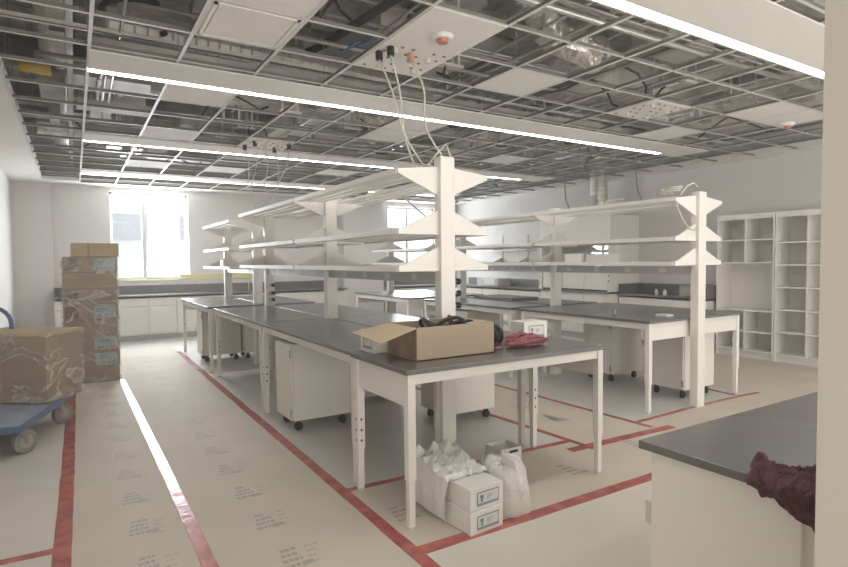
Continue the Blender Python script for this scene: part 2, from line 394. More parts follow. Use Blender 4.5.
pipe('valve_box', 'yellow painted pipe section above the left edge cells', [(-.35, 5.9, 3.2), (-.12, 5.9, 3.2)], .05, YEL)
pipe('valve_box', 'yellow painted pipe section above the grid near the post top', [(5.6, 8.3, 3.3), (6.0, 8.3, 3.3)], .07, YEL)
for i in range(24):       # conduits running away
    x = random.uniform(-.35, 8.6); z = random.choice((3.25, 3.35, 3.45, 3.6)); y0 = random.uniform(1, 5); y1 = y0+random.uniform(3, 8)
    pipe('conduit', 'thin steel conduit running away above the ceiling grid', [(x, y0, z), (x+random.uniform(-.05, .05), min(y1, 12.3), z)], random.uniform(.011, .024), COND, 'conduits running away above the grid', 6)
for i in range(40):       # conduits crossing
    y = random.uniform(2, 12.3); z = random.choice((3.2, 3.3, 3.4, 3.55, 3.7)); x0 = random.uniform(-.4, 4); x1 = min(x0+random.uniform(2, 6), 8.7)
    pipe('conduit', 'thin steel conduit crossing above the ceiling grid', [(x0, y, z), (x1, y+random.uniform(-.05, .05), z)], random.uniform(.01, .024), COND, 'conduits crossing above the grid', 6)
for i in range(22):       # channel rails
    y = 1.2+i*.52; z = 3.17+.05*(i % 3)
    b = MB().box(-.45, 8.75, y-.02, y+.02, z, z+.006).box(-.45, 8.75, y-.02, y-.016, z, z+.035).box(-.45, 8.75, y+.016, y+.02, z, z+.035)
    if i % 6 == 1: tag(b.build('channel_rail', GALVD), 'steel channel rail crossing above the ceiling grid', 'rail', 'channel rails above the grid')
for x in (.02, 8.72, 4.5):
    b = MB().box(x-.03, x+.03, 1.2, 12.3, 3.35, 3.36).box(x-.03, x-.025, 1.2, 12.3, 3.35, 3.41).box(x+.025, x+.03, 1.2, 12.3, 3.35, 3.41)
    tag(b.build('channel_rail', COND), {.02: 'steel channel running away above the left edge cells', 8.72: 'steel channel running away above the right wall border', 4.5: 'steel channel running away above the room middle'}[x], 'rail')
for i in range(34):       # loose cables / sprinkler drops
    x, y = random.uniform(-.3, 8.5), random.uniform(2.4, 12); a = random.uniform(0, 6.28)
    pts = [(x+.12*k*math.cos(a)+.05*math.sin(k*1.3+i), y+.12*k*math.sin(a)+.05*math.cos(k*1.7), 3.3+.12*math.sin(k*.8+i)) for k in range(9)]
    pipe('loose_cable', 'loose dark cable looping above the ceiling grid', pts, .012, INSUL, 'loose cables above the grid', 6, 'cable')
for i in range(34):
    x, y = random.uniform(-.2, 8.3), random.uniform(3.2, 11.8); b = MB()
    b.box(x-.012, x+.012, y-.003, y+.003, 3.15+.1*(i % 3), 4.2).box(x+.16, x+.184, y-.003, y+.003, 3.15+.1*(i % 3), 4.2).box(x-.03, x+.21, y-.02, y+.02, 3.13+.1*(i % 3), 3.15+.1*(i % 3))
    tag(b.build('strut_hanger', GALVD), 'pale steel trapeze hanger standing above the ceiling grid', 'hanger', 'trapeze hangers above the grid')
for i in range(22):
    x, y = random.uniform(.3, 8.5), random.uniform(3, 11.8)
    b = MB().box(x-.06, x+.06, y-.05, y+.05, 3.3, 3.38).tube([(x, y, 3.38), (x, y, 4.0)], .008, 5)
    tag(b.build('junction_box', COND), 'small square metal junction box above the ceiling grid', 'junction box', 'junction boxes above the grid')
for i in range(70):
    x, y = random.uniform(-.3, 8.3), random.uniform(2.6, 11.8); l = random.uniform(.4, 1.3); q = random.random() < .5
    z_ = random.uniform(3.3, 3.9); wd = random.uniform(.08, .4); b = MB().box(x, x+(l if q else wd), y, y+(wd if q else l), z_, z_+random.uniform(.05, .25))
    tag(b.build('duct_fitting', random.choice((GALV, GALVD, BEAM, DECK))), 'boxy sheet metal duct fitting above the ceiling grid', 'duct', 'duct fittings above the grid')

# ---- floor papers and tape
def sheet(name, label, x0, x1, y0, y1, mt, z=.002, stamps=None, cat='floor paper'):
    b = MB().box(x0, x1, y0, y1, 0, z)
    if stamps:
        for (cx, cy, kind) in stamps:
            n = 4
            for r_ in range(n):
                yy = cy+(r_-1.5)*.056; xo = cx-.055+r_*.008
                wmax = (.10 if r_ < 3 else .06) if kind else .05; xx = xo
                h = .032 if kind else .016
                while xx < xo+wmax*(1 if r_ != 2 else .8):
                    l = random.uniform(.012, .03); mi = 1 if kind else 2
                    b.quadv((xx, yy, z+.0006), (xx+l, yy, z+.0006), (xx+l, yy+h, z+.0006), (xx, yy+h, z+.0006), mi); xx += l+random.uniform(.004, .008)
            if kind: b.quadv((cx+.03, cy-.095, z+.0007), (cx+.10, cy-.09, z+.0007), (cx+.095, cy-.05, z+.0007), (cx+.04, cy-.05, z+.0007), 1)
    return tag(b.build(name, [mt, INK, INKF]), label, cat)
st = []
for k in range(-2, 16):
    st += [(.27, 3.08+.48*k, 1), (.39, 3.05+.48*k, 0), (.9, 2.76+.487*k, 1), (1.03, 2.76+.49*k, 0)]
sheet('floor_paper', 'tan printed floor paper in the aisle beside the near bench', -.085, 1.46, .4, 11.0, PAPER, stamps=st)
sheet('floor_paper', 'pale floor paper at the left under the blue cart', XL+.05, -.085, .4, 7.9, PAPERL)
st = [(1.62, 2.9, 1), (2.0, 2.95, 0), (3.0, 2.85, 1), (3.85, 3.85, 1), (3.85, 2.95, 1), (2.55, 2.9, 0)]
sheet('floor_paper', 'tan floor paper across the front end of the benches', 1.46, 6.4, 2.47, 3.38, PAPER, stamps=st)
sheet('floor_paper', 'tan floor paper in the aisle between the two bench islands', 3.45, 4.36, 3.38, 11.0, PAPER, stamps=[(3.85, 3.9+.5*k, 1) for k in range(12)])
sheet('floor_paper', 'tan floor paper in front of the open white shelving', 6.4, 8.62, 2.6, 6.5, PAPER)
sheet('floor_paper', 'pale floor paper in the near foreground beside the dark counter', 1.46, 3.6, .62, 2.45, PAPERL)
def tape(label, pts, w, z=.004, group='red tape lines on the floor'):
    b = MB(); fs = []; vs = []
    dense = []
    for i in range(len(pts)-1):
        p, q = Vector((*pts[i], 0)), Vector((*pts[i+1], 0)); n = max(2, int((q-p).length/.12))
        for k in range(n + (i == len(pts)-2)): dense.append(p.lerp(q, k/n))
    for i, p in enumerate(dense):
        d_ = (dense[min(i+1, len(dense)-1)]-dense[max(i-1, 0)]).normalized(); nrm = Vector((-d_.y, d_.x, 0))
        ww = w*(1+.05*noise.noise(p*3)); o_ = nrm*.004*noise.noise(p*5)
        for s_ in (-1, 1):
            q = p+nrm*ww/2*s_+o_; vs += [(q.x, q.y, z+.0015+.0012*noise.noise(p*9)), (q.x, q.y, z-.0025)]
    for i in range(len(dense)-1):
        a = i*4; fs += [(a, a+2, a+6, a+4), (a+1, a, a+4, a+5), (a+2, a+3, a+7, a+6), (a+3, a+1, a+5, a+7)]
    b.add(vs, fs); tag(b.build('floor_tape', TAPE), label, 'floor tape', group)
tape('long red tape line beside the left edge of the near benches', [(1.455, .5), (1.462, 2.5), (1.47, 6), (1.48, 10.4)], .075)
tape('glossy red tape line down the middle of the left aisle', [(.55, .5), (.535, 2.9), (.527, 4.3), (.487, 8.35)], .07)
tape('red tape line passing the cart wheels at the left', [(-.105, .5), (-.1, 3.3), (-.083, 4.9), (-.065, 8.2)], .085)
tape('short red tape at the lower left corner of the view', [(-.9, 3.56), (-.14, 3.52)], .06)
tape('red tape line under the white bagged cartons', [(1.5, 2.472), (2.2, 2.46), (3.34, 2.455), (3.9, 2.45)], .085)
tape('thin red tape crossing under the near bench legs', [(1.5, 3.40), (2.2, 3.37), (3.45, 3.32)], .05)
tape('red tape along the right side of the near island', [(3.40, 10), (3.43, 4.4), (3.5, 3.05)], .05)
tape('red tape along the left side of the far island', [(4.30, 10), (4.32, 5.26), (4.38, 3.18)], .05)
tape('short red tape between the islands pointing at the counter', [(3.3, 3.15), (4.55, 3.1)], .085)
tape('red tape line under the front post of the right island', [(4.38, 3.36), (5.26, 3.39), (6.1, 3.39), (6.5, 3.36)], .045)
tape('short red tape behind the right leg of the right island', [(6.2, 3.8), (6.17, 3.44)], .045)

# ============================================================= BENCHES
TH = .915
def bench(label, x0, x1, y0, y1, deep='y', group='cream steel lab benches with dark tops'):
    """deep: the axis whose end faces carry the deep apron"""
    t = thing('lab_bench', label, 'bench', ((x0+x1)/2, (y0+y1)/2, 0), group)
    MB().box(x0, x1, y0, y1, TH-.028, TH).build('worktop', EPOXY, t, bevel=.004)
    e = .03; a = MB(); zt = TH-.028
    dy, dx = (.17, .062) if deep == 'y' else (.062, .19)
    a.box(x0+e, x1-e, y0+e, y0+e+.02, zt-dy, zt); a.box(x0+e, x1-e, y1-e-.02, y1-e, zt-dy, zt)
    a.box(x0+e, x0+e+.02, y0+e+.02, y1-e-.02, zt-dx, zt); a.box(x1-e-.02, x1-e, y0+e+.02, y1-e-.02, zt-dx, zt)
    a.build('apron', METW, t)
    for (lx, ly) in ((x0+.02, y0+.02), (x1-.07, y0+.02), (x0+.02, y1-.07), (x1-.07, y1-.07)):
        l_ = MB().box(lx, lx+.05, ly, ly+.05, .28, zt)
        l_.box(lx+.005, lx+.045, ly+.005, ly+.045, .015, .28)
        for z in ((.33, .40, .47) if ly > (y0+y1)/2 else ()):
            s_ = 1 if lx < (x0+x1)/2 else -1
            l_.box(lx+.018, lx+.032, ly-.001, ly, z, z+.014, 1)
            l_.box(lx-.001 if s_ > 0 else lx+.05, lx if s_ > 0 else lx+.056, ly+.02, ly+.034, z, z+.014, 1)
        lo = l_.build('leg', [METW, BLACK], t, bevel=.003)
        MB().tube([(lx+.025, ly+.025, 0), (lx+.025, ly+.025, .015)], [.026, .02], 12).build('foot', RACE, lo)
    return t
bench('end table across the front of the near island, holding the open cardboard box', 1.535, 3.165, 2.665, 3.415, 'x')
A = 'near island bench, '
bench(A+'left side, directly behind the end table', 1.555, 2.315, 3.425, 5.63)
bench(A+'left side, second behind the end table', 1.555, 2.315, 5.64, 7.80)
bench(A+'right side, directly behind the end table', 2.335, 3.13, 3.425, 5.63)
bench(A+'right side, second behind the end table', 2.335, 3.13, 5.64, 7.80)
A = 'far end bench of the near island, '
bench(A+'on the left nearest the window', 1.53, 2.30, 8.08, 10.35)
bench(A+'on the right', 2.34, 3.08, 8.08, 10.35)
A = 'right island bench, '
bench(A+'wide front one with deep apron behind the front post', 4.70, 6.32, 3.45, 5.33)
bench(A+'left side, second row back', 4.66, 5.33, 5.45, 7.55)
bench(A+'right side, second row back, with slab on top', 5.47, 6.26, 5.45, 7.55)
bench(A+'far left end one beyond the gap', 4.62, 5.36, 7.95, 10.0)
bench(A+'far right end one beyond the gap', 5.42, 6.2, 7.95, 10.0)

# ============================================================= SHELVING ON POSTS
def rack(label, xc, posts, ztop, lv, y_over=.06, half=.395, taps=(), group='cream double sided shelving racks on posts'):
    t = thing('shelving_rack', label, 'shelving', (xc, (posts[0]+posts[-1])/2, 0), group)
    pw = .062
    for y in posts:
        b = MB().box(xc-pw, xc+pw, y-.045, y+.045, 0, ztop)
        b.build('post', [METW, SLOT], t, bevel=.006)
        # top bracket, narrowing downwards
        zt = lv[0]
        for s_ in (-1, 1):
            pl = [(xc+s_*pw, zt-.17), (xc+s_*half, zt-.03), (xc+s_*half, zt), (xc+s_*pw, zt+.035)]
            MB().prism(pl, 'y', y-.008, y+.008).build('top_bracket', METW, t)
        for z in lv[1:]:
            for s_ in (-1, 1):
                pl = [(xc+s_*pw, z-.035), (xc+s_*half, z-.035), (xc+s_*half, z+.005), (xc+s_*(half-.05), z+.015), (xc+s_*pw, z+.14)]
                MB().prism(pl, 'y', y-.008, y+.008).build('bracket', METW, t)
    for i in range(len(posts)-1):
        a, b_ = posts[i]-.02, posts[i+1]+(-.03 if i < len(posts)-2 else .02)
        a += .008 if i else -.0; 
        for s_ in (-1, 1):
            xa, xb = sorted((xc+s_*.075, xc+s_*half))
            for z in lv[1:]:
                m_ = MB().box(xa, xb, a+.03, b_, z-.018, z)
                m_.box(xc+s_*(half)-.006, xc+s_*(half)+.006, a+.03, b_, z-.036, z+.004)
                m_.build('shelf', METW, t)
            z = lv[0]; m_ = MB()
            for q in (.115, .22, .33):                # three wide channels side by side with open gaps
                m_.box(xc+s_*q-.031, xc+s_*q+.031, a+.03, b_, z-.028, z)
            m_.box(xc+s_*(half)-.008, xc+s_*(half)+.008, a+.03, b_, z-.032, z+.006)
            m_.box(xa, xb, a+.5, a+.53, z-.006, z-.001)
            m_.build('top_shelf', METW, t)
        ra = MB().box(xc-.033, xc+.033, posts[i]+.045, posts[i+1]-.045, 1.352, 1.435)
        k = posts[i]+.35
        while k < posts[i+1]-.2:
            ra.box(xc-.0345, xc-.033, k, k+.08, 1.37, 1.42, 1); ra.box(xc+.033, xc+.0345, k, k+.08, 1.37, 1.42, 1); k += .45
        ra.build('raceway', [RACE, LABW], t)
    for (y, s_, zs) in taps:
        for z in zs:
            tp = MB().tube([(xc+s_*.02, y-.045, z), (xc+s_*.02, y-.10, z)], .009, 8).tube([(xc+s_*.02-.05, y-.1, z), (xc+s_*.02+.05, y-.1, z)], .006, 6)
            tp = tp.build('service_tap', STEEL, t)
            MB().tube([(xc+s_*.02, y-.10, z), (xc+s_*.02, y-.125, z)], .026, 12).build('knob', BLACK, tp)
    return t
L1 = (2.165, 1.745, 1.48)
rack('near shelving rack rising behind the open cardboard box', 2.325, [3.45, 5.64, 7.87], 2.275, L1, taps=[(7.87, 1, (1.2, 1.09, 1.0))])
rack('far shelving rack closest to the left window', 2.31, [8.42, 10.3], 2.24, (2.13, 1.735, 1.455))
L2 = (2.115, 1.73, 1.485)
rack('right island shelving rack standing before the open white shelving', 5.40, [3.40, 5.40, 7.52], 2.19, L2)
rack('far right island shelving rack beyond the gap', 5.385, [8.0, 9.95], 2.19, L2)
# service tap cluster on the front post
t = thing('valve_strip', 'black knobbed gas valves on the back of the near post', 'valve', (2.40, 3.52, 1.2))
MB().box(2.392, 2.43, 3.47, 3.50, 1.10, 1.42).build('back_plate', RACE, t)
for z in (1.18, 1.27, 1.36):
    k = MB().tube([(2.43, 3.485, z), (2.47, 3.485, z)], .009, 8).build('valve', STEEL, t); MB().tube([(2.46, 3.485, z), (2.48, 3.485, z)], .024, 12).build('knob', BLACK, k)
# cable loops on rack tops
def loop(label, pts, r=.008):
    tag(MB().tube(pts, r, 6).build('coiled_cable', CABLE, smooth=True), label, 'cable', 'cables lying on the rack tops')
loop('white cable drooping on the right of the near post', [(2.4, 3.52, 2.08), (2.5, 3.7, 2.0), (2.62, 4.0, 1.9), (2.7, 4.2, 1.86), (2.72, 4.4, 1.95), (2.66, 4.6, 2.1), (2.6, 4.7, 2.19)])
loop('white cable hump on top of the near post', [(2.2, 3.5, 2.2), (2.27, 3.46, 2.3), (2.33, 3.43, 2.37), (2.38, 3.45, 2.29), (2.4, 3.5, 2.22)], .007)
loop('white cable loop hanging below the right rack top', [(5.08, 3.42, 2.13), (5.03, 3.40, 2.04), (5.1, 3.38, 1.9), (5.2, 3.37, 1.81), (5.3, 3.37, 1.80), (5.36, 3.38, 1.83)])
loop('coiled white cable on the right rack top beside the post', [(5.2+.07*math.cos(a*.6)+.002*a, 3.6+.1*math.sin(a*.6), 2.19+.002*a) for a in range(32)])
loop('white cable coil farther along the right rack top', [(5.15+.06*math.cos(a*.6), 4.25+.12*math.sin(a*.6), 2.14+.002*a) for a in range(22)])
loop('white cable arched against the right post top', [(5.12, 3.42, 2.15), (5.2, 3.4, 2.24), (5.28, 3.38, 2.27), (5.33, 3.37, 2.23)])

# ============================================================= PEDESTALS
def make_ped(label, w, d, h0=.1, h1=.79):
    t = thing('mobile_pedestal', label, 'cabinet', (0,0,0), 'wheeled cabinets under the benches')
    MB().box(.02, w, 0, d, h0, h1).build('body', METD, t, bevel=.004, local=True)
    dr = MB().box(-.002, .019, .008, d-.008, h0+.006, h1-.006).build('door', METD, t, bevel=.003, local=True)
    for z in (h0+.04, h1-.12): MB().box(-.008, .0, -.003, .02, z, z+.07).build('hinge', SLOT, dr, local=True)
    MB().tube([(-.004, d-.05, .4), (-.03, d-.05, .4), (-.03, d-.05, .52), (-.004, d-.05, .52)], .005, 6).build('handle', STEEL, dr, local=True)
    for cx, cy in ((.07, .06), (w-.07, .06), (.07, d-.06), (w-.07, d-.06)):
        cs = MB().box(cx-.025, cx+.025, cy-.02, cy+.02, h0-.008, h0).box(cx-.012, cx+.02, cy-.018, cy-.014, .03, h0-.008).box(cx-.012, cx+.02, cy+.014, cy+.018, .03, h0-.008).build('caster', BLACK, t, local=True)
        MB().tube([(cx+.01, cy-.013, .037), (cx+.01, cy+.013, .037)], .037, 16).build('wheel', BLACK, cs, local=True)
    return t
P0 = make_ped('white wheeled cabinet under the near bench with hinged left door', .57, .44)
P0.location = (1.60, 4.82, 0)
G = 'wheeled cabinets under the benches'
dup(P0, (2.84, 4.22, 0), 'white wheeled cabinet directly behind the near post base', G)
dup(P0, (1.62, 9.0, 0), 'white wheeled cabinet under the far left bench end', G)
dup(P0, (2.22, 8.95, 0), 'white wheeled cabinet right of the far left one', G)
dup(P0, (5.55, 4.62, 0), 'white wheeled cabinet deep under the right island', G)
dup(P0, (5.50, 3.62, 0), 'white wheeled cabinet behind the front post of the right island', G)
dup(P0, (1.70, 6.9, 0), 'white wheeled cabinet under the second left bench, seen behind legs', G) if False else None
dup(P0, (2.42, 5.32, 0), 'white wheeled cabinet deep under the near island, seen left of its front post', G)
dup(P0, (4.78, 6.5, 0), 'white wheeled cabinet under the second left bench of the right island', G)

# ============================================================= WALL CABINETS
def base_run(label, x0, x1, y0, y1, face, n, top=.865, sides=True, splash=True, group=None):
    t = thing('base_cabinet', label, 'cabinet', ((x0+x1)/2, (y0+y1)/2, 0), group)
    MB().box(x0+(.02 if face == 'x' else 0), x1, y0+(.02 if face == 'y' else 0), y1, .1, top-.03).build('carcass', METD, t)
    MB().box(x0+(.07 if face == 'x' else 0), x1, y0+(.07 if face == 'y' else 0), y1, 0, .1).build('plinth', RACE, t)
    L_ = (x1-x0) if face == 'y' else (y1-y0)
    for i in range(n):
        a = L_*i/n+.006; b = L_*(i+1)/n-.006
        for nm, z0, z1 in (('drawer', top-.19, top-.04), ('door', .11, top-.2)):
            q = MB().box(x0+a, x0+b, y0, y0+.019, z0, z1) if face == 'y' else MB().box(x0, x0+.019, y0+a, y0+b, z0, z1)
            o = q.build(nm, METD, t, bevel=.003)
            hx = (a+b)/2 if nm == 'drawer' else (b-.04 if i % 2 == 0 else a+.04)
            if nm == 'drawer': pts = [(hx-.05, z0+.075), (hx+.05, z0+.075)]
            else: pts = [(hx, z1-.2), (hx, z1-.06)]
            h = MB()
            if face == 'y': h.tube([(x0+p[0], y0-.02, p[1]) for p in pts], .005, 6)
            else: h.tube([(x0-.02, y0+p[0], p[1]) for p in pts], .005, 6)
            h.build('handle', METW, o)
    return t
def counter(label, x0, x1, y0, y1, top, splash):
    t = thing('countertop', label, 'countertop', ((x0+x1)/2, (y0+y1)/2, top-.03))
    MB().box(x0, x1, y0, y1, top-.03, top).build('slab', EPOXY, t, bevel=.003)
    for s_ in splash: MB().box(*s_, top, top+.17).build('backsplash', EPEDGE, t)
base_run('white base cabinets below the left window', -.33, 3.3, 12.32, 12.895, 'y', 7)
counter('dark countertop below the left window', -.335, 3.32, 12.28, 12.9, .895, [(-.335, 3.32, 12.88, 12.9), (-.335, -.315, 12.34, 12.88)])
base_run('white base cabinets along the window wall, right half', 3.4, 5.5, 12.32, 12.895, 'y', 4)
counter('dark countertop along the window wall, right half', 3.36, 5.5, 12.28, 12.9, .895, [(3.36, 5.5, 12.88, 12.9)])
base_run('white base cabinets below the far right window', 6.66, 8.3, 12.32, 12.895, 'y', 3)
counter('dark countertop below the far right window', 6.63, 9.04, 12.28, 12.9, .895, [(6.63, 9.04, 12.88, 12.9)])
base_run('white base cabinets along the right wall beyond the fume hood', 8.42, 9.045, 8.9, 12.25, 'x', 5)
counter('dark countertop along the right wall beyond the fume hood', 8.38, 9.05, 8.85, 12.27, .895, [(9.03, 9.05, 8.85, 12.27)])
base_run('white base cabinets between the fume hood and open shelving', 8.42, 9.045, 5.2, 6.84, 'x', 3)
counter('dark countertop with splashback between fume hood and open shelving', 8.38, 9.05, 5.17, 6.85, .895, [(9.03, 9.05, 5.19, 6.85), (8.44, 9.03, 5.17, 5.19), (8.44, 9.03, 6.83, 6.85)])
# yellow tape along the wall and outlet strip
tag(MB().box(1.9, 3.4, 12.885, 12.898, 1.16, 1.27).build('masking_tape', YTAPE), 'yellow protective strip on the wall right of the left window', 'tape')
tag(MB().box(.75, 1.88, 12.84, 12.858, 1.192, 1.215).build('masking_tape', YTAPE), 'yellow protective strip on the left window sill', 'tape')
for i, (x, lb) in enumerate(((1.05, 'left outlet below the left window'), (1.62, 'middle outlet below the left window'), (2.2, 'right outlet near the corner of the left window'), (2.75, 'outlet below the yellow strip'))):
    t = thing('wall_outlet', lb, 'outlet', (x, 12.89, 1.1), 'outlets above the far counter')
    MB().box(x-.04, x+.04, 12.888, 12.899, 1.08, 1.13).build('cover_plate', FRAMEM, t); MB().box(x-.02, x+.02, 12.886, 12.888, 1.095, 1.115).build('socket', RACE, t)
# wall brackets and shelf on the far right wall
for k, y in enumerate((10.2, 11.4)):
    pass
t = thing('wall_shelf', 'thin white wall shelves with triangular brackets on the right wall', 'shelf', (9.05, 10.6, 1.7))
MB().box(8.74, 9.04, 9.7, 11.3, 1.74, 1.76).build('shelf', METW, t); MB().box(8.74, 9.04, 9.7, 11.3, 1.44, 1.46).build('shelf', METW, t)
for y in (9.95, 10.87):
    MB().box(9.03, 9.048, y-.02, y+.02, 1.3, 2.1).build('standard', RACE, t)
    for z in (1.76, 1.46): MB().prism([(9.03, z), (8.74, z), (9.03, z+.12)], 'y', y-.006, y+.006).build('bracket', RACE, t)

# fume hood
t = thing('fume_hood', 'tall white fume hood against the right wall under a silver duct', 'fume hood', (8.62, 7.7, 0))
hb = MB().box(8.22, 9.04, 6.87, 6.93, .92, 2.33).box(8.22, 9.04, 8.62, 8.68, .92, 2.33).box(8.98, 9.04, 6.93, 8.62, .92, 2.33).box(8.22, 9.04, 6.93, 8.62, 2.27, 2.33)
hb.box(8.22, 8.26, 6.93, 8.62, 1.86, 2.27)
hb.build('shell', METD, t, bevel=.004)
MB().box(8.2, 9.04, 6.88, 8.67, .88, .92).build('work_surface', EPOXY, t)
MB().box(8.24, 9.04, 6.87, 8.68, .1, .88).build('base', METD, t)
for y0 in (6.9, 7.5, 8.1): 
    q = MB().box(8.22, 8.24, y0, y0+.56, .12, .85).build('door', METD, t, bevel=.003)
    MB().tube([(8.2, y0+.08, .6), (8.2, y0+.08, .75)], .006, 6).build('handle', STEEL, q)
MB().box(8.28, 9.04, 6.9, 8.65, 0, .1).build('plinth', RACE, t)
for y0 in (6.95, 7.5, 8.06): MB().box(8.235, 8.255, y0, y0+.54, .95, 1.26).build('lower_panel', METD, t, bevel=.003)
sa = MB().box(8.24, 8.26, 6.95, 8.6, 1.27, 1.35).box(8.24, 8.26, 6.95, 8.6, 1.82, 1.86).build('sash', RACE, t)
MB().box(8.247, 8.253, 6.95, 8.6, 1.35, 1.82).build('sash_glass', mg, sa)
MB().box(8.215, 8.22, 6.89, 6.91, 1.1, 1.13).box(8.215, 8.22, 6.89, 6.91, 1.2, 1.23).box(8.215, 8.22, 6.89, 6.91, 1.3, 1.33).build('control_button', BLACK, t)
spiral('exhaust_duct', 'vertical silver exhaust duct rising from the fume hood into the ceiling', (8.55, 7.42, 2.331), (8.55, 7.42, 3.35), .16, GALV)
tag(MB().box(8.27, 8.37, 7.32, 7.42, 2.331, 2.6).box(8.29, 8.35, 7.34, 7.4, 2.6, 2.72).build('damper_actuator', RACE), 'grey damper motor beside the silver exhaust duct', 'motor')
for i, (x, y) in enumerate(((8.6, 6.62), (8.6, 8.35))):
    pts = [(x, y, 4.33), (x, y, 3.3), (x+.01, y, 3.0), (x, y-.02, 2.85), (x-.02, y-.06, 2.7), (x, y-.1, 2.62), (x, y-.12, 2.5)]
    tag(MB().tube(pts, .014, 6).build('hanging_cable', WIRE, smooth=True), ['grey cable hanging from the ceiling right of the exhaust duct', 'grey cable hanging from the ceiling left of the exhaust duct'][i], 'cable')

# open shelving (cubbies)
def cubby(label, y0, y1, cols, rows, z0=.1, ztop=2.15, gap=None):
    t = thing('open_shelving', label, 'shelving', (8.84, (y0+y1)/2, 0), 'open white shelving units on the right wall')
    x0, x1 = 8.65, 9.045; w_ = .022
    for y in (y0, y1): MB().box(x0, x1, y-w_ if y == y1 else y, y if y == y1 else y+w_, 0, ztop).build('side_panel', METW, t)
    MB().box(x1-.01, x1, y0+w_, y1-w_, .08, ztop).build('back_panel', METD, t)
    MB().box(x0-.012, x1, y0, y1, ztop, ztop+.03).box(x0-.005, x0, y0+.022, y1-.022, ztop-.05, ztop).build('top', METW, t)
    MB().box(x0+.05, x1-.012, y0+w_, y1-w_, 0, .09).build('plinth', METD, t)
    for z in rows: MB().box(x0+.003, x1-.012, y0+w_, y1-w_, z-.02, z).build('shelf', METW, t)
    for c_ in cols:
        for a, b in (gap or [(rows[0], ztop)]): MB().box(x0+.004, x1-.013, c_-.01, c_+.01, a, b-.0201).build('divider', METW, t)
    return t
cubby('open white shelving unit with a tall empty bay, left of its pair', 4.275, 5.14, [4.70], [.12, .41, .73, 1.455, 1.80], gap=[(.12, .41), (.41, .73), (1.455, 1.80), (1.80, 2.17)])
cubby('open white shelving unit of even cubbies, right of its pair', 3.32, 4.265, [3.84], [.12, .445, .77, 1.095, 1.42, 1.745], gap=[(.12, .445), (.445, .77), (.77, 1.095), (1.095, 1.42), (1.42, 1.745), (1.745, 2.17)])
struct('baseboard_right', MB().box(9.035, 9.05, .6, 3.3, 0, .1), RACE)

# ============================================================= NEAR COUNTER
t = thing('base_cabinet', 'large pale cabinet in the lower right foreground', 'cabinet', (2.4, .9, 0))
MB().box(1.625, 3.4, .60, 1.165, .1, .887).build('carcass', METD, t, bevel=.003)
MB().box(1.68, 3.4, .62, 1.11, 0, .1).build('plinth', RACE, t)
MB().box(1.605, 1.625, .715, 1.168, 0, .887).build('end_panel', METD, t, bevel=.002)
for i in range(3):
    a = 1.63+i*.59; dd = MB().box(a, a+.585, 1.166, 1.186, .11, .88).build('door', METD, t, bevel=.003)
    for z in (.20, .63): MB().box(a-.012, a+.003, 1.166, 1.2, z, z+.075).build('hinge', CABLE, dd)
t = thing('countertop', 'dark epoxy countertop in the right foreground', 'countertop', (2.4, .9, .887))
MB().box(1.585, 3.45, .598, 1.205, .887, .915).build('slab', EPOXY, t, bevel=.003)

# maroon cloth over the left edge of that counter
def cloth_fn(u, v):
    # u runs along the counter edge towards the pier, v from on top of the counter over the edge and down
    y = .838-.28*u
    L0 = .11
    low = .03+.06*max(0, min(1, (u-.12)*1.9))+.014*noise.noise(Vector((u*9, 2, 0)))
    s_ = v*(L0+low)
    n1 = noise.noise(Vector((u*5+v*2.2, v*3-u*3, 1))); n2 = noise.noise(Vector((u*13, v*9, 4)))
    fold = .016*n1+.012*n2+.010*abs(noise.noise(Vector((u*16-v*7, v*4, 2))))
    y += .02*noise.noise(Vector((v*4, u*3, 7)))+.02*v*(u-.5)
    if s_ < L0:
        q = s_/L0; x = 1.578+(L0-s_)+.02*noise.noise(Vector((u*4, 0, 9))); z = .926+abs(fold)*1.5+.022*math.sin(math.pi*min(1, q*1.05))*(.7+n1)
    else:
        q = s_-L0; x = 1.566-.014*math.sin(min(1, q/.05)*1.5)-abs(fold)*1.6; z = .926-q+fold*.4
    return (x, y, z)
t = MB().grid(cloth_fn, 60, 40)
tag(t.build('maroon_jacket', CLOTH, smooth=False, solid=.004), 'crumpled maroon jacket draped over the dark foreground countertop edge', 'jacket')

# ============================================================= CARDBOARD STACK
def carton_face(b, x0, x1, y, z0, z1, kind):
    """printed marks on the -Y face: mats 0 card 1 blue label 2 dark print 3 tape"""
    h = z1-z0
    e = .0012
    def q(a, c, d_, f_, mi, k=1): b.quadv((a, y-e*k, d_), (c, y-e*k, d_), (c, y-e*k, f_), (a, y-e*k, f_), mi)
    if 'logo' in kind:
        a, c = x0+.02, x0+.165; q(a, c, z0+.035, z1-.02, 2)
        mx_ = (a+c)/2; zb, zt = z0+.065, z1-.05
        b.add([(mx_-.045, y-2*e, zb), (mx_-.03, y-2*e, zb), (mx_-.004, y-2*e, zt), (mx_-.012, y-2*e, zt)], [(0,1,2,3)], 0)
        b.add([(mx_+.045, y-2*e, zb), (mx_+.03, y-2*e, zb), (mx_+.004, y-2*e, zt), (mx_+.012, y-2*e, zt)], [(3,2,1,0)], 0)
        q(a, c, z0+.028, z0+.033, 2)
    if 'label' in kind:
        a, c = x0+.335, x0+.575; q(a, c, z0+.025, z1-.03, 1)
        for k in range(3): q(a+.02, a+.02+random.uniform(.08, .19), z1-.06-k*.018, z1-.053-k*.018, 2, 2)
        for xx, ww in ((a+.03, .03), (a+.075, .025), (a+.12, .03), (a+.18, .03)): q(xx, xx+ww, z0+.04, z0+.06, 2, 2)
    if 'print' in kind:
        q(x0+.34, x0+.57, z0+.05, z1-.05, 4)
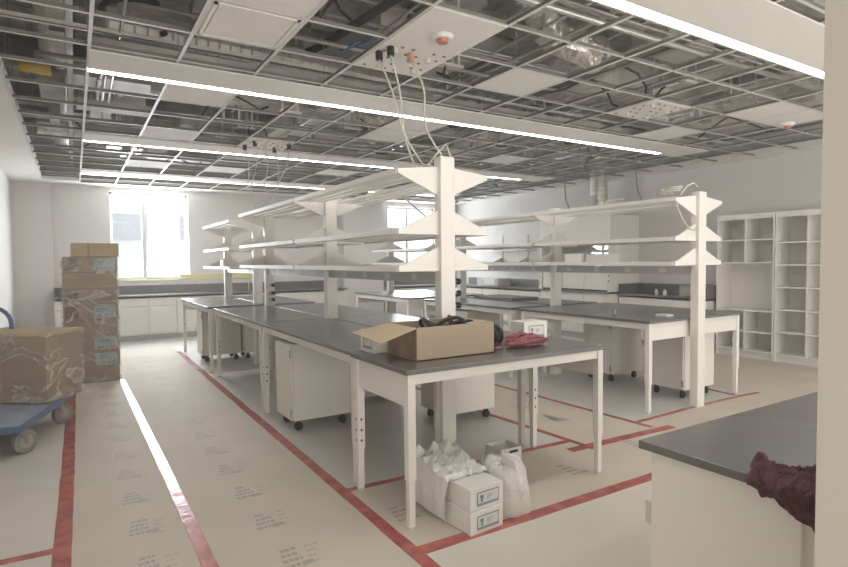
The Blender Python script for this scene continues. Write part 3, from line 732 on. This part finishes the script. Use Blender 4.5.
kinds = ['label', 'label', 'print', 'logo label', 'logo print', '', 'logo label']
kinds = ['', 'label', 'label', '', 'logo label', 'logo print', '', 'logo label']
CARDP = mat('faint carton print', (.31, .225, .16), .8)
sx0, sx1, sy = -.135, .47, 8.3
names = ['bottom', 'second from bottom', 'third from bottom', 'fourth from bottom', 'fourth from top', 'third from top', 'second from top', 'topmost full size']
for i in range(8):
    jx = random.uniform(-.006, .006); z0 = i*.2015; z1 = z0+.1985
    x0, x1 = sx0+jx, sx1+jx; t = MB().box(x0, x1, sy, sy+.42, z0+.0005, z1)
    carton_face(t, x0, x1, sy, z0, z1, kinds[i])
    # side face labels on +X
    for k in range(1 if i % 2 else 0): t.quadv((x1+.001, sy+.03, z0+.04), (x1+.001, sy+.2, z0+.04), (x1+.001, sy+.2, z1-.03), (x1+.001, sy+.03, z1-.03), 5)
    mark = {'': 'plain front', 'label': 'pale blue label', 'logo label': 'grey logo and pale blue label', 'logo print': 'grey logo only'}[kinds[i]]
    tag(t.build('cardboard_carton', [CARD, LABB, LABG, CARDL, CARDP, LABW]), 'brown carton, %s, %s in the tall stack' % (mark, names[i]), 'box', 'cartons in the tall stack')
t = MB().box(-.035, .50, sy+.08, sy+.42, 1.613, 1.785); t.box(.15, .17, sy+.0795, sy+.08, 1.613, 1.785, 1)
tag(t.build('cardboard_carton', [CARDL, CARD]), 'smaller light carton lying on top of the tall stack', 'box')
def film(label, x0, x1, y0, y1, z0, z1, bul=.012, seed=0):
    def fn(u, v):
        p = u*4; s_ = p % 1
        c_ = [(x0, y0), (x1, y0), (x1, y1), (x0, y1)]; a = c_[int(p) % 4]; b_ = c_[(int(p)+1) % 4]
        x, y = a[0]+(b_[0]-a[0])*s_, a[1]+(b_[1]-a[1])*s_; z = z0+(z1-z0)*v
        n_ = abs(noise.noise(Vector((x*5, y*5+seed, z*6+x*3))))*bul*1.5+.004
        cx, cy = (x0+x1)/2, (y0+y1)/2
        return (x+(n_ if x > cx else -n_), y+(n_ if y > cy else -n_), z)
    t = MB().grid(fn, 80, 30, closeu=True)
    return tag(t.build('stretch_film', WRAP, smooth=True), label, 'plastic film')
film('clear stretch film wrapped around the tall carton stack', sx0-.012, sx1+.012, sy-.008, sy+.43, .02, 1.6, .006)

# ============================================================= CART
t = thing('platform_cart', 'blue platform cart with grey wheels under the wrapped box', 'cart', (-.45, 6, 0))
# the platform runs diagonally
def cartloc(a, b, z):        # a along length (away), b across (to the right)
    return (-.43+a*.28+b*.96, 5.36+a*.96-b*.28, z)
def obox(mb, a0, a1, b0, b1, z0, z1, mi=0):
    vs = [cartloc(a, b, z) for z in (z0, z1) for a, b in ((a0, b0), (a0, b1), (a1, b1), (a1, b0))]
    return mb.add(vs, [(3,2,1,0),(4,5,6,7),(0,1,5,4),(1,2,6,5),(2,3,7,6),(3,0,4,7)], mi)
pb = MB(); obox(pb, 0, 1.2, -.47, .03, .232, .262); pb.build('deck', BLUEL, t, bevel=.005)
pb = MB(); obox(pb, -.02, 1.22, .03, .055, .215, .268); obox(pb, -.02, 1.22, -.495, -.47, .215, .268); obox(pb, -.045, -.02, -.495, .055, .215, .268); obox(pb, 1.22, 1.245, -.495, .055, .215, .268)
pb.build('rim', BLUE, t, bevel=.006)
for a, b in ((.12, -.02), (1.0, -.02), (.12, -.45), (1.0, -.45)):
    cx, cy, _ = cartloc(a, b, 0)
    c1 = MB().box(cx-.05, cx+.05, cy-.05, cy+.05, .205, .2315)
    dx, dy = .75, .66
    for s_ in (-1, 1):
        ox, oy = -dy*.032*s_, dx*.032*s_
        vs = []
        for (u_, z) in ((-.03, .205), (.035, .205), (.06, .085), (.035, .085)): 
            vs.append((cx+dx*u_+ox*1, cy+dy*u_+oy*1, z))
        vs += [(p[0]+ox*.15, p[1]+oy*.15, p[2]) for p in vs]
        c1.add(vs, [(0,1,2,3),(7,6,5,4),(0,4,5,1),(1,5,6,2),(2,6,7,3),(3,7,4,0)])
    c1 = c1.build('caster', STEEL, t)
    wx, wy = cx+dx*.045, cy+dy*.045
    P_ = lambda k: (wx-dy*k, wy+dx*k, .1)
    wl = MB().tube([P_(-.027), P_(-.022), P_(.022), P_(.027)], [.085, .098, .098, .085], 28).build('wheel', RUBBER, c1)
    MB().tube([P_(-.031), P_(-.027)], [.05, .055], 20).tube([P_(.027), P_(.031)], [.055, .05], 20).build('hub', SLOT, wl)
hp = []
for k in range(13):
    a = math.pi*k/12; hp.append(cartloc(1.20, -.60+.15*math.cos(math.pi-a), .95+.16*math.sin(a)))
MB().tube([cartloc(1.20, -.53, .25), cartloc(1.2, -.70, .5)] + hp[::1] + [cartloc(1.2, -.46, .5), cartloc(1.20, -.46, .25)], .019, 10).build('handle', BLUE, t, smooth=True)
# big wrapped box on the cart
B0 = lambda a, b, z: cartloc(a, b, z)
t = thing('cardboard_carton', 'large brown carton in clear film riding on the blue cart', 'box', (-.5, 6, .27))
def bl(a, b, z):             # a along the side (away), b along the near face (left)
    return (-.235+.574*a-.819*b, 6.05+.819*a+.574*b, z)
def bbox(mb, a0, a1, b0, b1, z0, z1, mi=0):
    vs = [bl(a, b, z) for z in (z0, z1) for a, b in ((a0, b1), (a0, b0), (a1, b0), (a1, b1))]
    return mb.add(vs, [(3,2,1,0),(4,5,6,7),(0,1,5,4),(1,2,6,5),(2,3,7,6),(3,0,4,7)], mi)
bb = MB(); bbox(bb, 0, .46, 0, .74, .27, .875)
for (b0, b1, z0, z1) in ((.10, .30, .33, .46), (.08, .28, .56, .70), (.45, .6, .4, .6)):
    n = 4
    def fq(p, q_, z_, w2_):
        bb.add([bl(-.0015, q_, z_), bl(-.0015, p, z_), bl(-.0015, p, w2_), bl(-.0015, q_, w2_)], [(0,1,2,3)], 1)
    for k in range(n+1):
        fq(b0, b1, z0+(z1-z0)*k/n, z0+(z1-z0)*k/n+.006); fq(b0+(b1-b0)*k/n, b0+(b1-b0)*k/n+.006, z0, z1)
bb.build('body', [CARD, CARDP], t)
bb = MB(); bbox(bb, -.012, .472, -.012, .752, .875, .905); bb.build('lid', CARDL, t)
def wrapfn(u, v):
    p = u*4; s_ = p % 1; c_ = [(-.014, .754), (-.014, -.014), (.474, -.014), (.474, .754)]
    a = c_[int(p) % 4]; b_ = c_[(int(p)+1) % 4]
    q = Vector((a[0]+(b_[0]-a[0])*s_, a[1]+(b_[1]-a[1])*s_)); cen = Vector((.23, .37))
    q = cen+(q-cen)*(1.02+.05*abs(noise.noise(Vector((q.x*4, q.y*4, v*3)))))
    return bl(q.x, q.y, .27+.63*v)
MB().grid(wrapfn, 90, 26, closeu=True).build('film_wrap', WRAP, t, smooth=True)

# ============================================================= ON THE BENCHES
t = thing('open_carton', 'open brown cardboard box on the end table of the near island', 'box', (2.02, 3.05, .915))
bx0, bx1, by0, by1, bz0, bz1 = 1.73, 2.325, 2.875, 3.235, .9155, 1.118
w_ = .006
MB().box(bx0, bx1, by0, by0+w_, bz0, bz1).box(bx0, bx1, by1-w_, by1, bz0, bz1).box(bx1-w_, bx1, by0, by1, bz0, bz1).box(bx0, bx1, by0, by1, bz0, bz0+w_).build('body', CARD, t)
MB().box(bx0-.001, bx0+w_, by0+.001, by1-.001, bz0, bz1).build('worn_side', CARDD, t)
fl = MB().add([(bx0, by0, bz1), (bx0, by1, bz1), (bx0-.25, by1+.02, bz1-.045), (bx0-.23, by0+.03, bz1-.075)], [(0,1,2,3)]); fl.build('flap', CARDL, t, solid=.005)
fl = MB().add([(bx0, by1, bz1), (bx1, by1, bz1), (bx1-.02, by1+.16, bz1-.02), (bx0+.02, by1+.17, bz1-.03)], [(0,1,2,3)]); fl.build('flap', CARDL, t, solid=.005)
fl = MB().add([(bx1, by0, bz1), (bx1, by1, bz1), (bx1-.17, by1-.02, bz1-.03), (bx1-.17, by0+.02, bz1-.03)], [(0,1,2,3)]); fl.build('flap', CARDL, t, solid=.005)
pts = []
for a in range(110):
    k = a/109
    pts.append((1.93+.36*(.5+.5*math.sin(a*.21+1))*(.6+.4*math.sin(a*.083)), 3.06+.15*math.sin(a*.33)*math.cos(a*.05), 1.085+.035*math.sin(a*.29)+.02*math.sin(a*.53)))
tag(MB().tube(pts, .013, 6).build('black_cable_coil', BLACK, smooth=True), 'tangled black cables filling the open cardboard box', 'cables')
# dark roll behind
t = MB()
pts = [(2.48+.0035*a, 3.17+.045*math.cos(a*.5), .985+.055*math.sin(a*.5)) for a in range(40)]
t.tube(pts, .016, 6); tag(t.build('black_hose_coil', INSUL, smooth=True), 'dark coiled hose right of the open cardboard box', 'hose')
# red netting
pts = []
t = MB()
for s_ in range(7):
    pts = []
    for a in range(60):
        th = a*.5+s_; r_ = .13*(.45+.55*abs(noise.noise(Vector((a*.13, s_*3.1, 0)))*1.8))
        pts.append((2.665+1.45*r_*math.cos(th), 2.96+.6*r_*math.sin(th), .925+.024*s_*abs(1-abs(math.cos(th)*.7)) * .55+.012*abs(math.sin(a*.7))))
    t.tube(pts, .0065, 5)
t.tube([(2.45, 2.96, .926), (2.4, 2.94, .928), (2.36, 2.95, .926)], .01, 5)
tag(t.build('red_webbing', REDC, smooth=True), 'heap of red netting on the near bench beside the cardboard box', 'netting')
def white_box(name, label, x0, x1, y0, y1, z0, z1, labelface='-y', cat='box', rz=0):
    cx, cy = (x0+x1)/2, (y0+y1)/2
    t = thing(name, label, cat, (cx, cy, z0), rz=rz)
    hw_, hd, h = (x1-x0)/2, (y1-y0)/2, z1-z0
    b = MB().box(-hw_, hw_, -hd, hd, 0, h); b.build('carton', WBOX, t, bevel=.003, local=True)
    b = MB(); e = .0015
    def q(u0, u1, z0_, z1_, mi, k=1):
        if labelface == '-y': b.quadv((u0*hw_, -hd-e*k, z0_*h), (u1*hw_, -hd-e*k, z0_*h), (u1*hw_, -hd-e*k, z1_*h), (u0*hw_, -hd-e*k, z1_*h), mi)
        elif labelface == '-x': b.quadv((-hw_-e*k, -u0*hd, z0_*h), (-hw_-e*k, -u1*hd, z0_*h), (-hw_-e*k, -u1*hd, z1_*h), (-hw_-e*k, -u0*hd, z1_*h), mi)
    q(-.62, .72, .18, .80, 1); q(-.57, .67, .22, .76, 0, 2)
    q(-.57, .67, .22, .31, 2, 3); q(-.45, -.25, .5, .66, 1, 3); q(-.42, -.28, .36, .48, 1, 3)
    for k in range(3): q(-.05, .15+.1*k, .42+.08*k, .45+.08*k, 2, 3)
    b.build('label', [LABW, LABK, mat('label band', (.30, .36, .44), .6)], t, local=True)
    return t
white_box('white_carton', 'white carton left of the open cardboard box on the near bench', 1.64, 1.90, 3.27, 3.47, .9155, 1.06, '-x')
t = white_box('white_carton', 'white carton behind the red netting on the near bench', 2.80, 3.03, 3.12, 3.27, .9155, 1.06, '-y')
# cartons on the floor
white_box('white_carton', 'lower white carton with blue label on the floor', 1.79, 2.03, 2.45, 2.88, .004, .13, '-y', rz=.06)
white_box('white_carton', 'upper white carton with blue label stacked on the lower one', 1.80, 2.04, 2.46, 2.88, .132, .258, '-y', rz=.05)
t = thing('small_open_carton', 'small open white carton on the floor behind the plastic bag', 'box', (2.68, 3.2, 0))
x0, x1, y0, y1 = 2.56, 2.76, 3.10, 3.28; z1 = .155
MB().box(x0, x1, y0, y0+.006, .003, z1).box(x0, x1, y1-.006, y1, .003, z1).box(x0, x0+.006, y0, y1, .003, z1).box(x1-.006, x1, y0, y1, .003, z1).box(x0, x1, y0, y1, .003, .01).build('body', WBOX, t)
MB().box(x0+.01, x1-.01, y0+.01, y1-.01, .01, .13).build('contents', RACE, t)
MB().box(2.64, 2.72, y0-.0012, y0, .12, .138).build('hand_hole', BLACK, t)
# plastic bag, crumpled
def bag(label, cx, cy, sx, sy, sz, seed, rot=0):
    def fn(u, v):
        th = u*2*math.pi; ph = v*math.pi*.5
        c_, s_ = math.cos(th), math.sin(th)
        n_ = 1+.22*noise.noise(Vector((c_*1.5+seed, s_*1.5, v*2)))+.13*abs(noise.noise(Vector((c_*4+seed, s_*4, v*5))))
        pw = max(0, math.cos(ph))**.42
        z = sz*math.sin(ph)**.75*(1+.25*noise.noise(Vector((c_*1.7, s_*1.7, seed)))+.12*noise.noise(Vector((c_*5, s_*5, seed+v*4))))
        x, y = sx*pw*n_*c_, sy*pw*n_*s_
        return (cx+x*math.cos(rot)-y*math.sin(rot), cy+x*math.sin(rot)+y*math.cos(rot), .006+z)
    t = MB().grid(fn, 34, 15, closeu=True)
    return tag(t.build('plastic_bag', BAG), label, 'plastic bag')
bag('crumpled translucent white plastic bag right of the floor cartons', 2.24, 2.70, .14, .23, .27, 4.2, -.3)
def shroud(u, v):
    # bag pulled back over the carton pair, bunched at the far end
    x = 1.715+.40*u; y = 2.62+.36*v
    n_ = noise.noise(Vector((u*7, v*6, 3))); n2 = noise.noise(Vector((u*15, v*14, 8)))
    z = .275+.02*abs(n_)+.012*n2+.10*max(0, v-.35)*(1+1.2*n_)
    if u < .18:
        k = (.18-u)/.18; z = z*(1-k)+.03*k; x = 1.775-.03*math.sin(k*2.5)+.02*n_*k
    if u > .86:
        k = (u-.86)/.14; z -= k*.12; x = 2.07+.015*n_
    if v < .1: z -= (.1-v)*.12
    return (x, y, z)
tag(MB().grid(shroud, 30, 20).build('plastic_bag', BAG, solid=.001), 'translucent plastic bag bunched over the two stacked floor cartons', 'plastic bag')
# slab on right island, small things
tag(MB().box(5.52, 6.05, 6.42, 7.35, .9155, .948).build('spare_slab', EPEDGE, bevel=.003), 'dark spare slab lying on the right island bench', 'slab')
def soap(x, y, label):
    t = thing('small_bottle', label, 'bottle', (x, y, .915)); MB().tube([(x, y, .9155), (x, y, .97), (x, y, .985)], [.022, .022, .01], 12).build('body', LABW, t); MB().tube([(x, y, .985), (x, y, 1.0)], .011, 8).build('cap', RACE, t)
tag(MB().box(4.98, 5.012, 4.1, 4.132, .9155, .965).build('tap_fitting', SLOT, bevel=.004), 'small brown fitting on the right front bench top', 'fitting')
tag(MB().box(5.2, 5.32, 3.62, 3.75, .9155, .935).build('paper_pad', LABW), 'small white pad beside the right island front post', 'paper')
tag(MB().box(5.03, 5.26, 4.62, 4.88, 1.486, 1.585).build('white_carton', WBOX, bevel=.002), 'low white carton on the lower shelf of the right rack', 'box')
tag(MB().box(5.06, 5.30, 4.12, 4.58, 1.486, 1.575).build('parts_box', LABW, bevel=.002), 'long beige box beside the white carton on the right rack', 'box')
tag(MB().box(1.95, 2.02, 9.0, 9.22, 1.459, 1.56).build('white_box', LABW), 'small white box on the lowest shelf of the far left rack', 'box')
# equipment on the right counter
t = thing('sink_unit', 'dark grey equipment box on the counter by the open shelving', 'equipment', (8.75, 5.55, .895))
MB().box(8.55, 8.88, 5.32, 5.72, .8955, 1.09).build('case', BEAM, t, bevel=.006); MB().box(8.54, 8.55, 5.36, 5.68, .93, 1.05).build('front_panel', SLOT, t)
for i, (x, y, lb) in enumerate(((8.5, 5.95, 'small white bottle left of the dark equipment box'), (8.55, 6.15, 'small white bottle farther left of the dark equipment box'))):
    t = thing('small_bottle', lb, 'bottle', (x, y, .895)); MB().tube([(x, y, .8955), (x, y, .96), (x, y, .98)], [.03, .03, .012], 12).build('body', LABW, t); MB().tube([(x, y, .98), (x, y, 1.0)], .014, 8).build('cap', RACE, t)
t = thing('service_box', 'white service box with a green tag on the far right counter', 'switch box', (8.7, 9.1, .895))
MB().box(8.62, 8.8, 9.02, 9.14, .8955, 1.22).build('case', METD, t, bevel=.004); MB().box(8.612, 8.62, 9.05, 9.11, .97, 1.07).build('tag', GREEN, t); MB().tube([(8.6, 9.08, 1.15), (8.62, 9.08, 1.15)], .018, 10).build('knob', BLACK, t)
t = thing('bench_instrument', 'grey instrument on the far right wall counter', 'equipment', (8.7, 10.7, .895))
MB().box(8.5, 8.9, 10.4, 11.2, .8955, 1.08).build('case', RACE, t, bevel=.008); MB().box(8.49, 8.5, 10.5, 10.9, .93, 1.05).build('screen', LABW, t)
tag(MB().box(8.18, 8.2, 9.0, 9.04, 1.0, 1.02).build('label_tag', GREEN), 'x', 'x') if False else None

# ---- outside: pale building beyond the windows
t = thing('office_building', 'pale building seen through the windows', 'building', (4, 45, 0))
MB().box(-12, 16, 40, 50, -2, 6.2).build('wall', FAR, t)
for k in range(3): MB().box(-8+k*7, -3+k*7, 39.9, 40, 3.0, 4.6).build('window_band', FARD, t)
struct('ground', MB().box(-40, 50, 13.3, 90, -2.1, -2), FAR)
